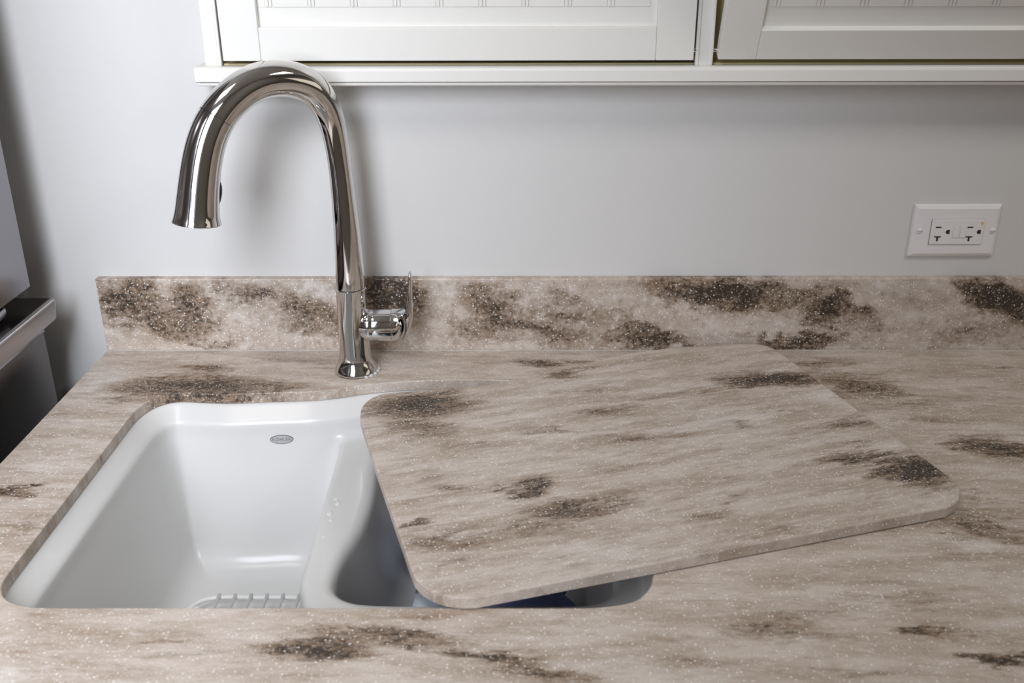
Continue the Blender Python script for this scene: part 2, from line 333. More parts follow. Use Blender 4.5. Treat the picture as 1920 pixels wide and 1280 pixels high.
BOARD_OUT = [(-0.3131, 0.1559), (-0.3106, 0.1758), (-0.3071, 0.1903), (-0.3018, 0.2002), (-0.2945, 0.2098), (-0.2859, 0.2161), (-0.2743, 0.2201), (-0.2502, 0.2172), (-0.2248, 0.214), (-0.1927, 0.2103), (-0.1634, 0.2075), (-0.1366, 0.2071), (-0.1157, 0.2086), (-0.0904, 0.2121), (-0.0674, 0.2182), (-0.0289, 0.2265), (0.0114, 0.2367), (0.0516, 0.2439), (0.1048, 0.244), (0.1635, 0.237), (0.1995, 0.2306), (0.22, 0.2246), (0.2316, 0.2169), (0.2386, 0.2044), (0.2402, 0.185), (0.24, 0.16), (0.2395, 0.1), (0.239, 0), (0.2385, -0.1), (0.2385, -0.138), (0.2375, -0.1478), (0.2347, -0.1571), (0.2301, -0.1658), (0.2239, -0.1734), (0.2163, -0.1796), (0.2076, -0.1842), (0.1983, -0.187), (0.1885, -0.188), (0.1, -0.188), (0, -0.188), (-0.1, -0.188), (-0.2, -0.188), (-0.2647, -0.188), (-0.2745, -0.187), (-0.2838, -0.1842), (-0.2925, -0.1796), (-0.3001, -0.1734), (-0.3063, -0.1658), (-0.3109, -0.1571), (-0.3137, -0.1478), (-0.3147, -0.138), (-0.3147, -0.09), (-0.3145, 0), (-0.314, 0.08)]
OPENING = [(-.4515,-.2300),(-.4515,-.2026),(-.4492,-.1820),(-.4435,-.1645),(-.4345,-.1520),(-.423,-.1445),(-.408,-.1425),(-.384,-.1450),(-.357,-.1468),(-.3317,-.1457),(-.305,-.1428),(-.2738,-.1408),(-.2466,-.1382),(-.2165,-.1308),(-.1876,-.1203),(-.1526,-.1123),(-.1261,-.1090),(-.0928,-.1061),(-.0458,-.1050),(-.0121,-.1085),(.03,-.117),(.07,-.126),(.098,-.137),(.114,-.154),(.1215,-.178),(.1222,-.22),(.1222,-.30),(.1222,-.40),(.1222,-.49),(.1195,-.517),(.1115,-.536),(.098,-.5485),(.0728,-.5550),(.045,-.5565),(-.05,-.5565),(-.15,-.5565),(-.25,-.5565),(-.33,-.5565),(-.395,-.5565),(-.420,-.5535),(-.4385,-.5435),(-.4490,-.526),(-.4515,-.505),(-.4515,-.44),(-.4515,-.36),(-.4515,-.29)]
RIGHT_BOWL = [(-.150,-.160),(-.163,-.170),(-.1705,-.194),(-.1670,-.25),(-.1655,-.29),(-.168,-.33),(-.1728,-.357),(-.181,-.395),(-.1850,-.43),(-.1820,-.453),(-.1656,-.471),(-.134,-.4789),(-.05,-.4800),(.04,-.4800),(.076,-.4764),(.094,-.463),(.1014,-.445),(.1030,-.40),(.103,-.30),(.103,-.20),(.095,-.165),(.07,-.155),(0,-.150),(-.08,-.150),(-.12,-.152)]
M_stone = stone('counter_stone', CD, CW, 'xy', (1.0, 4.2), seed=0.3)
M_splash = stone('backsplash_stone', SD, SW, 'xz', (1.5, 2.3), seed=4.0, base=.97, speck=1.2, spread=1.15, cloud=1.5)
M_board = stone('board_stone', BD, BW, 'xy', (1.0, 5.0), seed=8.5, base=0.98)
M_wall = mat('wall_paint', (.645, .645, .64), .5, bump=.06, bscale=420)
M_white = mat('cabinet_paint', (.79, .785, .75), .45, bump=.03, bscale=60, noise=.06)
M_inside = mat('cabinet_raw_edge', (.50, .44, .24), .55)
M_dark = mat('gap_shadow_board', (.05, .045, .04), .8)
M_chrome = mat('chrome', (.70, .685, .67), .055, 1.0, bscale=14, noise=.02)
M_chrome_in = mat('nozzle_rubber', (.03, .03, .035), .45)
M_enamel = mat('white_enamel', (.66, .66, .65), .27, coat=.10, **{'Specular IOR Level': .35})
M_wire = mat('white_coated_wire', (.78, .78, .77), .35)
M_steel = mat('brushed_steel', (.30, .29, .31), .22, 1.0, bscale=30, noise=.01)
M_steel_d = mat('dark_steel', (.15, .135, .13), .24, 1.0, bscale=30, noise=.01)
M_lip = mat('satin_steel', (.42, .40, .40), .34, 1.0, bscale=30, noise=.01)
M_edge = mat('polished_edge', (.75, .74, .74), .2, 1.0)
M_black = mat('black_plastic', (.015, .014, .02), .25)
M_plastic = mat('outlet_plastic', (.78, .77, .78), .28)
M_slot = mat('slot_dark', (.02, .018, .016), .6)
M_amber = mat('indicator_amber', (.70, .45, .06), .3)
M_caulk = mat('clear_sealant', (.78, .78, .78), .2, **{'Transmission Weight': .3})
M_water = mat('water', (.16, .20, .19), .03, **{'Transmission Weight': .5, 'IOR': 1.33})
M_drop = mat('water_drop', (.74, .74, .73), .04, coat=1.0)
M_blue = mat('blue_cloth', (.22, .26, .55), .8, bump=.5, bscale=500)
M_bottle = mat('pale_blue_plastic', (.50, .54, .66), .3)
M_floor = mat('wood_floor', (.22, .13, .07), .4, bscale=12, noise=.1)
M_ceiling = mat('ceiling_paint', (.72, .71, .68), .8)
M_room = mat('room_paint', (.27, .25, .23), .8)
M_text = mat('badge_letters', (.16, .16, .17), .4)
M_badge = mat('badge_silver', (.50, .50, .51), .3, .2)
M_rim = mat('badge_rim', (.20, .20, .21), .3, .7)

def structure(name, b, m, label=None):
    return tag(obj(name, b, m), label=label, kind='structure')

# ------------------------------------------------------------------ room shell
structure('wall_back', box(-1.45, 2.3, 0, .10, -.92, 1.5), M_wall)
structure('wall_left', box(-1.55, -1.45, -1.75, .10, -.92, 1.5), M_room)
structure('wall_right', box(2.3, 2.4, -1.75, .10, -.92, 1.5), M_room)
structure('floor', box(-1.55, 2.4, -1.75, .10, -1.0, -.92), M_floor)
structure('ceiling', box(-1.55, 2.4, -1.75, .10, 1.5, 1.58), M_ceiling)
b = bmesh.new()   # wall behind the photographer with its window opening
wx0, wx1, wz0, wz1 = -.88, -.22, .23, 1.37
box(-1.45, wx0, -1.75, -1.65, -.92, 1.5, bm=b); box(wx1, 2.3, -1.75, -1.65, -.92, 1.5, bm=b)
box(wx0, wx1, -1.75, -1.65, -.92, wz0, bm=b); box(wx0, wx1, -1.75, -1.65, wz1, 1.5, bm=b)
structure('wall_front', b, M_room)
win = tag(empty('window_1', (-.55, -1.61, .23)), kind='structure')
b = bmesh.new()
for a in ((wx0 - .06, wx0 + .015, wz0 - .06, wz1 + .06), (wx1 - .015, wx1 + .06, wz0 - .06, wz1 + .06), (wx0, wx1, wz1 - .015, wz1 + .06), (wx0, wx1, wz0 - .06, wz0 + .015)):
    box(a[0], a[1], -1.645, -1.61, a[2], a[3], .003, bm=b)
obj('window_frame', b, M_white, win)
for x in (-.55,):
    obj('glazing_bar', box(x - .009, x + .009, -1.63, -1.615, wz0, wz1, .002), M_white, win)
for z in (.61, .99):
    obj('glazing_bar', box(wx0, wx1, -1.633, -1.618, z - .009, z + .009, .002), M_white, win)

# ------------------------------------------------------------------ countertop
hole = [(x, y) for x, y, _ in catmull([(*p, 0) for p in OPENING], 4, True)]
area2 = sum(hole[i - 1][0] * hole[i][1] - hole[i][0] * hole[i - 1][1] for i in range(len(hole)))
if area2 < 0: hole = hole[::-1]
def dense_rect(x0, x1, y0, y1, st=.05):
    out = []
    for (a, c), (d, e) in (((x0, y0), (x1, y0)), ((x1, y0), (x1, y1)), ((x1, y1), (x0, y1)), ((x0, y1), (x0, y0))):
        n = max(1, int(math.hypot(d - a, e - c) / st))
        out += [(a + (d - a) * k / n, c + (e - c) * k / n) for k in range(n)]
    return out
b = bmesh.new()
outer = [(-.5515, -.705), (1.30, -.705), (1.30, -.0), (-.5515, -.0)]
# straight outer edge keeps square corners: offset by hand
def slab_counter(bm):
    T = .0127; bev = .0011
    def ring(L, z): return [bm.verts.new((x, y, z)) for x, y in L]
    def strip(A, B):
        for k in range(len(A)): bm.faces.new((A[k], A[(k + 1) % len(A)], B[(k + 1) % len(B)], B[k]))
    def rect(i): return dense_rect(-.5515 + i, 1.30 - i, -.705 + i, -i)
    o_top, o_mid, o_side = ring(rect(bev), 0), ring(rect(bev * .3), -bev * .3), ring(rect(0), -bev)
    o_side = o_side if len(o_side) == len(o_top) else o_side
    return o_top
me_hole_top = offset_loop(hole, -.0011)
slab(b, dense_rect(-.5515, 1.30, -.705, 0, 2.0), [hole], -.0127, 0, .0011)
counter = empty('countertop', (.37, -.35, -.0127))
tag(counter, 'long beige solid surface countertop with brown veins and curved sink cutout', 'countertop')
obj('worktop', b, M_stone, counter)
# built-up front edge, below the frame
obj('front_edge', box(-.5515, 1.30, -.705, -.685, -.038, -.0128, .001), M_stone, counter)
spl = tag(obj('backsplash', box(-.5515, 1.30, -.0127, -.0002, .0002, .1018, .0012), M_splash), 'low upstand of streaked brown and cream stone along the foot of the grey wall', 'backsplash')
b = bmesh.new(); tube(b, [(-.551, -.0128, .0002), (1.30, -.0128, .0002)], .00045, 6)
obj('sealant_line', b, M_caulk, spl)

# base cabinet carrying the counter (below the frame, open inside for the sink)
bc = tag(empty('base_cabinet', (.37, -.34, -.92)), 'white base cabinet under the beige countertop', 'cabinet')
obj('side_panel', box(-.54, -.522, -.66, -.002, -.91, -.0385), M_white, bc)
obj('side_panel', box(1.28, 1.298, -.66, -.002, -.91, -.0385), M_white, bc)
obj('side_panel', box(.30, .318, -.64, -.002, -.82, -.0385), M_white, bc)
obj('bottom_panel', box(-.522, 1.28, -.66, -.002, -.84, -.822), M_white, bc)
obj('top_rail', box(-.54, 1.298, -.68, -.661, -.085, -.0385, .001), M_white, bc)
obj('plinth', box(-.54, 1.298, -.62, -.60, -.92, -.841), M_white, bc)
for k in range(4):
    x0 = -.538 + k * .4585
    d = obj('door', box(x0 + .002, x0 + .455, -.682, -.662, -.835, -.088, .002), M_white, bc)
    b = bmesh.new(); hx = x0 + (.42 if k % 2 == 0 else .035)
    tube(b, catmull([(hx, -.682, -.15), (hx, -.705, -.155), (hx, -.708, -.20), (hx, -.705, -.245), (hx, -.682, -.25)], 5), .005, 12)
    obj('handle', b, M_chrome, d, True)

# ------------------------------------------------------------------ sink (implicit shape, meshed by surface nets)
hp = np.array(hole)
def poly_sd(px, py, P):
    d = np.full(px.shape, 1e9); s = np.ones(px.shape)
    n = len(P)
    for i in range(n):
        ax, ay = P[i - 1]; bx, by = P[i]
        ex, ey = bx - ax, by - ay; wx, wy = px - ax, py - ay
        t = np.clip((wx * ex + wy * ey) / (ex * ex + ey * ey + 1e-12), 0, 1)
        d = np.minimum(d, (wx - ex * t) ** 2 + (wy - ey * t) ** 2)
        c1 = py >= ay; c2 = py < by; c3 = ex * wy > ey * wx
        f = (c1 & c2 & c3) | (~c1 & ~c2 & ~c3)
        s = np.where(f, -s, s)
    return s * np.sqrt(d)
def smax(a, b, k):
    h = np.clip(.5 + .5 * (a - b) / k, 0, 1)
    return b + (a - b) * h + k * h * (1 - h)
RB = np.array([(p.x, p.y) for p in catmull([(*q, 0) for q in RIGHT_BOWL], 4, True)])
ZD = -.058
def sstep(x, a, b):
    t = np.clip((x - a) / (b - a), 0, 1); return t * t * (3 - 2 * t)
def plan(x, y):
    o = poly_sd(x, y, hp)
    du = o
    xl = np.interp(y, [-.56, -.50, -.4766, -.444, -.1675, -.1], [-.165, -.178, -.199, -.2088, -.2140, -.2155])
    dl = x - xl
    dr = poly_sd(x, y, RB)
    return o, du, dl, dr
def solid(x, y, z, pl=None):
    o, du, dl, dr = pl if pl is not None else plan(x, y)
    taper = .05 * np.maximum(-z - .02, 0) + .10 * np.maximum(-z - .05, 0)
    gl = smax(dl + .10 * np.maximum(-z - .045, 0), (-.222) - z, .045)
    gr = smax(dr + .24 * np.maximum(-z - .035, 0), (-.205) - z, .05)
    neg = smax(smax(-(ZD - z), -gl, .006), -gr, .012)          # solid left standing under the divider level
    kf = np.interp(z, [-.20, -.12, -.07, -.03], [.036, .026, .016, .010])
    ins = .0185 - .0205 * sstep(x, .03, .09)
    t = (-z - .0127) / .019
    t = np.where(t < .85, t, np.where(t > 1.15, 1.0, t - (t - .85) ** 2 / .6))     # sloping lip, then a small round into the wall
    cav = smax(du - .002 + (ins + .002) * np.clip(t, -.3, 1.0) + taper, -neg, kf)
    outer = smax(o - .028, -.236 - z, .02)
    body = np.maximum(outer, z + .0128)
    return smax(body, -cav, .003)
def surface_nets(h):
    xs = np.arange(-.492, .165, h); ys = np.arange(-.600, -.062, h); zs = np.arange(-.246, -.006, h)
    X, Y = np.meshgrid(xs, ys, indexing='ij')
    pl = plan(X, Y)
    V = np.stack([solid(X, Y, np.full_like(X, z), pl) for z in zs], axis=2)
    ins = V < 0
    nx, ny, nz = V.shape
    corners = [(i, j, k) for i in (0, 1) for j in (0, 1) for k in (0, 1)]
    sub = lambda A, o: A[o[0]:nx - 1 + o[0], o[1]:ny - 1 + o[1], o[2]:nz - 1 + o[2]]
    cnt = sum(sub(ins, c).astype(int) for c in corners)
    act = (cnt > 0) & (cnt < 8)
    idx = -np.ones(act.shape, int); idx[act] = np.arange(act.sum())
    acc = np.zeros((*act.shape, 3)); num = np.zeros(act.shape)
    for a in corners:
        for ax in range(3):
            if a[ax]: continue
            bb = list(a); bb[ax] = 1
            va, vb = sub(V, a), sub(V, bb)
            cr = (va < 0) != (vb < 0)
            t = np.where(cr, va / np.where(cr, va - vb, 1), 0)
            for q in range(3):
                acc[..., q] += np.where(cr, a[q] + (t if q == ax else 0), 0)
            num += cr
    ijk = np.argwhere(act)
    P = (ijk + acc[act] / num[act][:, None]) * h + np.array([xs[0], ys[0], zs[0]])
    quads = []
    for ax in range(3):
        o = [0, 0, 0]; sh = [nx, ny, nz]
        lo = [1, 1, 1]; lo[ax] = 0
        sl = tuple(slice(lo[q], sh[q] - 1) for q in range(3))
        sl2 = tuple(slice(lo[q] + (1 if q == ax else 0), sh[q] - 1 + (1 if q == ax else 0)) for q in range(3))
        A, Bv = ins[sl], ins[sl2]
        mm = np.argwhere(A != Bv); flip = A[A != Bv]
        e = mm + np.array(lo)
        u, v = [(1, 2), (2, 0), (0, 1)][ax]
        def g(du, dv):
            c = e.copy(); c[:, u] -= du; c[:, v] -= dv
            return idx[c[:, 0], c[:, 1], c[:, 2]]
        q = np.stack([g(0, 0), g(1, 0), g(1, 1), g(0, 1)], 1)
        q[~flip] = q[~flip][:, ::-1]
        quads.append(q)
    return P, np.concatenate(quads)
P, Q = surface_nets(.0042)
for _ in range(4):      # settle the vertices on the exact surface
    x, y, z = P.T; e = 4e-4
    f0 = solid(x, y, z)
    g = np.stack([solid(x + e, y, z) - solid(x - e, y, z), solid(x, y + e, z) - solid(x, y - e, z), solid(x, y, z + e) - solid(x, y, z - e)], 1) / (2 * e)
    st = (f0 / np.maximum((g ** 2).sum(1), .25))[:, None] * g
    P = P - np.clip(st, -.0015, .0015)
P[:, 2] = np.minimum(P[:, 2], -.0129)
me = bpy.data.meshes.new('sink_body'); me.from_pydata(P.tolist(), [], Q.tolist()); me.validate(); me.update()
sink = tag(empty('sink', (-.165, -.33, -.236)), 'white enamel double bowl undermount sink with a lowered curved divider', 'sink')
obj('bowls', me, M_enamel, sink, True)
for o in [o for o in COL.objects if o.name == 'bowls']:
    bmx = bmesh.new(); bmx.from_mesh(o.data); bmesh.ops.recalc_face_normals(bmx, faces=bmx.faces); bmx.to_mesh(o.data); bmx.free()
b = bmesh.new(); lathe(b, [(.0, -.2215), (.044, -.2215), (.044, -.2185), (.040, -.2175), (.034, -.2200), (.006, -.2205), (.006, -.214), (.0, -.214)][1:], -.325, -.36, 0, 40)
obj('drain', b, M_chrome, sink, True, 40)

# oval maker's badge on the rear wall of the left bowl
def wall_y(x, z, y0=-.20, y1=-.12):
    for _ in range(40):
        m_ = (y0 + y1) / 2
        if solid(np.array([x]), np.array([m_]), np.array([z]))[0] < 0: y1 = m_
        else: y0 = m_
    return y1
bz = -.054; bx = -.2885
wy = wall_y(bx, bz); wy2 = wall_y(bx, bz + .006); wyl = wall_y(bx - .012, bz); wyr = wall_y(bx + .012, bz)
n = Vector(((wyr - wyl) / .024, -1, (wy2 - wy) / .006)).normalized(); n = Vector((n.x, n.y, n.z)); 
tx = Vector((1, (wyr - wyl) / .024, 0)).normalized(); tz = tx.cross(-n).normalized() * -1
tz = (tz if tz.z > 0 else -tz); nn = tx.cross(tz); nn = nn if nn.y < 0 else -nn
def oval(bm, a, c, d0, d1, seg=48):
    A = []; Bq = []
    for k in range(seg):
        t = 2 * math.pi * k / seg; p = Vector((bx, wy, bz)) + tx * a * math.cos(t) + tz * c * math.sin(t)
        A.append(bm.verts.new(p + nn * d0)); Bq.append(bm.verts.new(p + nn * d1))
    for k in range(seg): bm.faces.new((A[k], A[(k + 1) % seg], Bq[(k + 1) % seg], Bq[k]))
    bm.faces.new(A); bm.faces.new(Bq)
b = bmesh.new(); oval(b, .0142, .0058, -.001, .0006); badge = obj('badge', b, M_rim, sink)
tag(badge, 'small oval silver badge with raised lettering')
b = bmesh.new(); oval(b, .0133, .0050, .0003, .0010); obj('badge_face', b, M_badge, badge)
cu = bpy.data.curves.new('badge_text', 'FONT'); cu.body = 'KOHLER'; cu.size = .0054; cu.align_x = 'CENTER'; cu.align_y = 'CENTER'; cu.extrude = .00012; cu.space_character = 1.16
ot = bpy.data.objects.new('badge_text', cu); COL.objects.link(ot)
bpy.context.view_layer.update()
tm = bpy.data.meshes.new_from_object(ot.evaluated_get(bpy.context.evaluated_depsgraph_get()))
bpy.data.objects.remove(ot)
Rm = Matrix((tx, tz, nn)).transposed().to_4x4(); Rm.translation = Vector((bx, wy, bz)) + nn * .0011
tm.transform(Rm); tm.materials.clear()
obj('badge_text', tm, M_text, badge)

# wire rack on the floor of the left bowl
rack = tag(empty('sink_rack', (-.31, -.39, -.212)), 'white coated wire rack on the floor of the left bowl', 'rack')
zr = -.203
fr = catmull([(-.350, -.278, zr), (-.30, -.278, zr), (-.262, -.278, zr), (-.240, -.286, zr), (-.232, -.308, zr), (-.232, -.38, zr), (-.232, -.47, zr), (-.240, -.492, zr), (-.262, -.50, zr), (-.31, -.50, zr), (-.350, -.50, zr), (-.374, -.492, zr), (-.383, -.47, zr), (-.383, -.38, zr), (-.383, -.315, zr), (-.374, -.288, zr)], 5, True)
b = bmesh.new(); tube(b, fr, .0028, 12, closed=True); obj('frame', b, M_wire, rack, True)
for k in range(7):
    x = -.3505 + k * .0188
    b = bmesh.new(); tube(b, [(x, -.2765, zr + .0035), (x, -.5015, zr + .0035)], .0019, 10); obj('bar', b, M_wire, rack, True)
for x, y in ((-.372, -.30), (-.243, -.30), (-.372, -.48), (-.243, -.48)):
    b = bmesh.new(); lathe(b, [(.004, -.019), (.005, -.016), (.005, 0), (.003, .003)], x, y, zr, 16); obj('foot', b, M_wire, rack, True)

# ------------------------------------------------------------------ things in the right bowl
b = bmesh.new()
zw = -.190; ring = [bmv for bmv in [b.verts.new((x, y, zw)) for x, y in offset_loop([tuple(p) for p in (RB if sum(RB[i - 1][0] * RB[i][1] - RB[i][0] * RB[i - 1][1] for i in range(len(RB))) > 0 else RB[::-1])], .0370)]]
b.faces.new(ring)
tag(obj('water', b, M_water), 'still water standing in the half covered right bowl', 'water', kind='stuff')

def folded(name, cx, cy, cz, rx, ry, rz, rot, seed, m):
    bm = bmesh.new(); bmesh.ops.create_icosphere(bm, subdivisions=5, radius=1)
    for v in bm.verts:
        p = v.co.copy()
        r = 1 + .10 * math.sin(5 * p.x + seed) * math.cos(4 * p.y + seed) + .07 * math.sin(9 * p.x * p.y + 3 * seed) + .05 * math.sin(11 * p.y + 5 * p.x)
        sx = math.copysign(abs(p.x) ** .7, p.x); sy = math.copysign(abs(p.y) ** .7, p.y)
        q = Vector((sx * rx * r, sy * ry * r, p.z * rz * r))
        c_, s_ = math.cos(rot), math.sin(rot)
        v.co = Vector((cx + q.x * c_ - q.y * s_, cy + q.x * s_ + q.y * c_, cz + q.z))
    return bm
tag(obj('dish_cloth', folded('c', -.004, -.355, -.152, .063, .058, .032, .12, 1.3, M_blue), M_blue, smooth=True), 'crumpled dark blue cloth lying in the right bowl under the loose board', 'cloth')
bt = tag(empty('plastic_bottle', (-.115, -.235, -.17)), 'pale blue plastic bottle half hidden in the right bowl', 'bottle')
b = bmesh.new(); lathe(b, [(.004, -.055), (.018, -.053), (.021, -.046), (.021, .025), (.018, .036), (.009, .044), (.009, .050)], -.110, -.215, -.160, 32, axis='y'); obj('bottle_body', b, M_bottle, bt, True, 50)
b = bmesh.new(); lathe(b, [(.011, .048), (.011, .063), (.009, .065)], -.110, -.215, -.160, 24, axis='y'); obj('cap', b, M_wire, bt, True, 40)

# ------------------------------------------------------------------ water drops on the divider
def top_z(x, y):
    zz = np.linspace(-.013, -.12, 220)
    f = solid(np.full(220, x), np.full(220, y), zz)
    k = int(np.argmax(f < 0)); return float(zz[k])
DROPS = [(-.2005, -.292, .0032, 'small clear water drop near the middle of the white divider, rearmost of the group'), (-.1965, -.302, .0040, 'elongated clear water drop beside the loose board on the white divider'),
         (-.2020, -.322, .0042, 'largest flat clear water drop on the white divider'), (-.1985, -.335, .0034, 'round clear water drop just in front of the largest one on the divider'),
         (-.2010, -.366, .0026, 'tiny clear water drop alone toward the front of the divider')]
for x, y, r, lab in DROPS:
    bm = bmesh.new(); bmesh.ops.create_icosphere(bm, subdivisions=3, radius=1)
    z0 = top_z(x, y)
    for v in bm.verts: v.co = Vector((x + v.co.x * r * .8, y + v.co.y * r * 1.3, z0 + v.co.z * r * .28))
    tag(obj('water_drop', bm, M_drop, smooth=True), lab, 'water drop', 'water drops on the divider')

# ------------------------------------------------------------------ faucet
fx, fy = -.2055, -.0775
fa = tag(empty('faucet', (fx, fy, 0)), 'tall chrome gooseneck faucet with side lever behind the left bowl', 'faucet')
b = bmesh.new(); lathe(b, [(.0272, .0012), (.0276, .003), (.0270, .0055), (.0245, .0100), (.0222, .0145), (.0208, .020), (.0200, .028), (.0194, .045), (.0189, .075), (.0185, .1126), (.0179, .1134), (.0174, .1135)], fx, fy, 0, 64)
obj('base_body', b, M_chrome, fa, True, 20)
b = bmesh.new(); lathe(b, [(.0262, .0001), (.0270, .0012)], fx, fy, 0, 48); obj('base_gasket', b, M_black, fa, True, 40)
b = bmesh.new(); lathe(b, [(.0176, .1132), (.0176, .1150)], fx, fy, 0, 48); obj('seam_ring', b, M_slot, fa, True, 40)
NP = [Vector((fx, fy, .1146)), Vector((fx, fy, .1300))]; NR = [.0184, .0180]
for x, y, z, r in PATH[1:]:
    NP.append(Vector((x, y, z))); NR.append(r)
cp = catmull([(*p,) for p in NP], 8); cr = [v[0] for v in catmull([(r, 0, 0) for r in NR], 8)]
def relax(L, n):
    for _ in range(n): L = [L[0], L[1]] + [(L[i - 1] + L[i] * 2 + L[i + 1]) / 4 for i in range(2, len(L) - 2)] + [L[-2], L[-1]]
    return L
cp = relax(cp, 60); cr = relax(cr[:-10], 60) + cr[-10:]
SEAM = (len(NP) - len(PATH) + 15) * 8      # joint between neck and spray head
b = bmesh.new(); tube(b, cp[:SEAM], [r * .995 for r in cr[:SEAM]], 56); obj('neck', b, M_chrome, fa, True, 50)
b = bmesh.new(); st_ = (cp[SEAM] - cp[SEAM - 1]).normalized(); tube(b, [cp[SEAM - 1], cp[SEAM - 1] + st_ * .0006], [cr[SEAM] * .985] * 2, 48); obj('joint_ring', b, M_slot, fa, True, 50)
b = bmesh.new(); tube(b, [cp[SEAM - 1] + st_ * .0006] + cp[SEAM:], [cr[SEAM] * .995] + cr[SEAM:], 56, caps=False)
tdir = (cp[-1] - cp[-3]).normalized()
tube(b, [cp[-1], cp[-1] + tdir * .0006, cp[-1] - tdir * .001, cp[-1] - tdir * .006], [cr[-1], cr[-1] * .985, cr[-1] * .93, cr[-1] * .90], 56, caps=False)
head = obj('spray_head', b, M_chrome, fa, True, 50)
b = bmesh.new(); tube(b, [cp[-1] - tdir * .006, cp[-1] - tdir * .0045], [cr[-1] * .90] * 2, 40); obj('nozzle_face', b, M_chrome_in, head)
# black thumb button on the inner side of the spray head
k0 = len(cp) - 1
c0 = PATH[19]; cc = Vector(c0[:3]); side = Vector((math.cos(math.radians(35)), math.sin(math.radians(35)), 0))
ax = (Vector(PATH[20][:3]) - Vector(PATH[17][:3])).normalized()
nb = (side - ax * side.dot(ax)).normalized(); tb = ax.cross(nb)
b = bmesh.new(); bmesh.ops.create_icosphere(b, subdivisions=4, radius=1)
for v in b.verts:
    q = v.co.copy(); v.co = cc + nb * (c0[3] - .0012 + q.x * .0048) + ax * q.z * .0150 + tb * q.y * .0075
obj('spray_button', b, M_black, head, True)
# branch, dome and lever
hz = .0632; hy = -.0775
b = bmesh.new(); lathe(b, [(.0195, -.188), (.0203, -.184), (.0203, -.1572), (.0198, -.1566)], 0, hy, hz, 56, axis='x')
obj('valve_housing', b, M_chrome, fa, True, 50)
b = bmesh.new()   # soft swelling where the housing leaves the body
tube(b, [Vector((-.2055 + .026 * t, hy, hz)) for t in (.2, .5, .7, .85, 1)], [.0150, .0185, .0215, .0210, .0203], 40)
obj('housing_fillet', b, M_chrome, fa, True, 60)
b = bmesh.new(); lathe(b, [(.0192, -.1568), (.0192, -.1560)], 0, hy, hz, 40, axis='x'); obj('seam_ring', b, M_slot, fa, True, 40)
b = bmesh.new()
pr = [(.0202 * math.cos(t), -.1562 + .0150 * math.sin(t)) for t in [math.pi / 2 * k / 10 for k in range(10)]] + [(.001, -.1412)]
lathe(b, pr, 0, hy, hz, 48, axis='x'); obj('valve_dome', b, M_chrome, fa, True, 60)
def loft(bm, secs, seg=20):
    """secs: centre, half thickness, half width (y), tangent angle in the XZ plane"""
    rings = []
    for (x, z, ht, hw, ang) in secs:
        n_ = Vector((math.cos(ang), 0, math.sin(ang)))
        rings.append([bm.verts.new(Vector((x, hy, z)) + n_ * ht * math.cos(2 * math.pi * k / seg) + Vector((0, 1, 0)) * hw * math.sin(2 * math.pi * k / seg)) for k in range(seg)])
    for A, B in zip(rings, rings[1:]):
        for k in range(seg): bm.faces.new((A[k], A[(k + 1) % seg], B[(k + 1) % seg], B[k]))
    bm.faces.new(rings[0][::-1]); bm.faces.new(rings[-1])
def lsecs(raw, n=5):
    c3 = catmull([(a[0], a[1], a[2]) for a in raw], n); w3 = catmull([(a[3], a[4], 0) for a in raw], n)
    return [(p.x, p.y, p.z, q.x, q.y) for p, q in zip(c3, w3)]
b = bmesh.new()
loft(b, lsecs([(-.1440, .0440, .0008, .004, -.6), (-.1405, .0490, .0022, .009, -.5), (-.1372, .0580, .0030, .0125, -.2), (-.1352, .0680, .0042, .0145, -.1), (-.1345, .0780, .0050, .0145, 0), (-.1338, .0880, .0046, .0125, 0), (-.1328, .1000, .0034, .0100, .05), (-.1318, .1150, .0026, .0085, .05), (-.1312, .1270, .0024, .0078, .03), (-.1312, .1325, .0018, .0060, 0), (-.1312, .1342, .0006, .0025, 0)]))
lever = obj('lever', b, M_chrome, fa, True, 60)
b = bmesh.new()
for k0_ in (0,):   # hood joining the lever to the dome
    rings = []
    for (x, rr, a0) in ((-.1560, .0216, 62), (-.1500, .0213, 60), (-.1440, .0222, 50), (-.1395, .0250, 36), (-.1362, .0290, 24), (-.1350, .0330, 16)):
        ring = []
        for k in range(13):
            a = math.radians(90 - a0 + 2 * a0 * k / 12)
            ring.append(b.verts.new((x, hy + rr * math.cos(a), hz + rr * math.sin(a))))
        for k in range(12, -1, -1):
            a = math.radians(90 - a0 + 2 * a0 * k / 12); r2 = rr - .0018 if x < -.145 else rr - .0018 - (x + .145) * .6
            ring.append(b.verts.new((x, hy + r2 * math.cos(a), hz + r2 * math.sin(a))))
        rings.append(ring)
    for A, B in zip(rings, rings[1:]):
        for k in range(26): b.faces.new((A[k], A[(k + 1) % 26], B[(k + 1) % 26], B[k]))
    b.faces.new(rings[0][::-1]); b.faces.new(rings[-1])
obj('lever_hood', b, M_chrome, lever, True, 50)
# smear of clear sealant round the right of the base
b = bmesh.new()
tube(b, catmull([(fx + .0285 * math.cos(t), fy + .0285 * math.sin(t), .0012) for t in [math.radians(-60 + 13 * k) for k in range(11)]], 4), [.0016 + .0009 * math.sin(k * 1.3) for k in range(41)], 10)
obj('sealant_bead', b, M_caulk, fa, True)

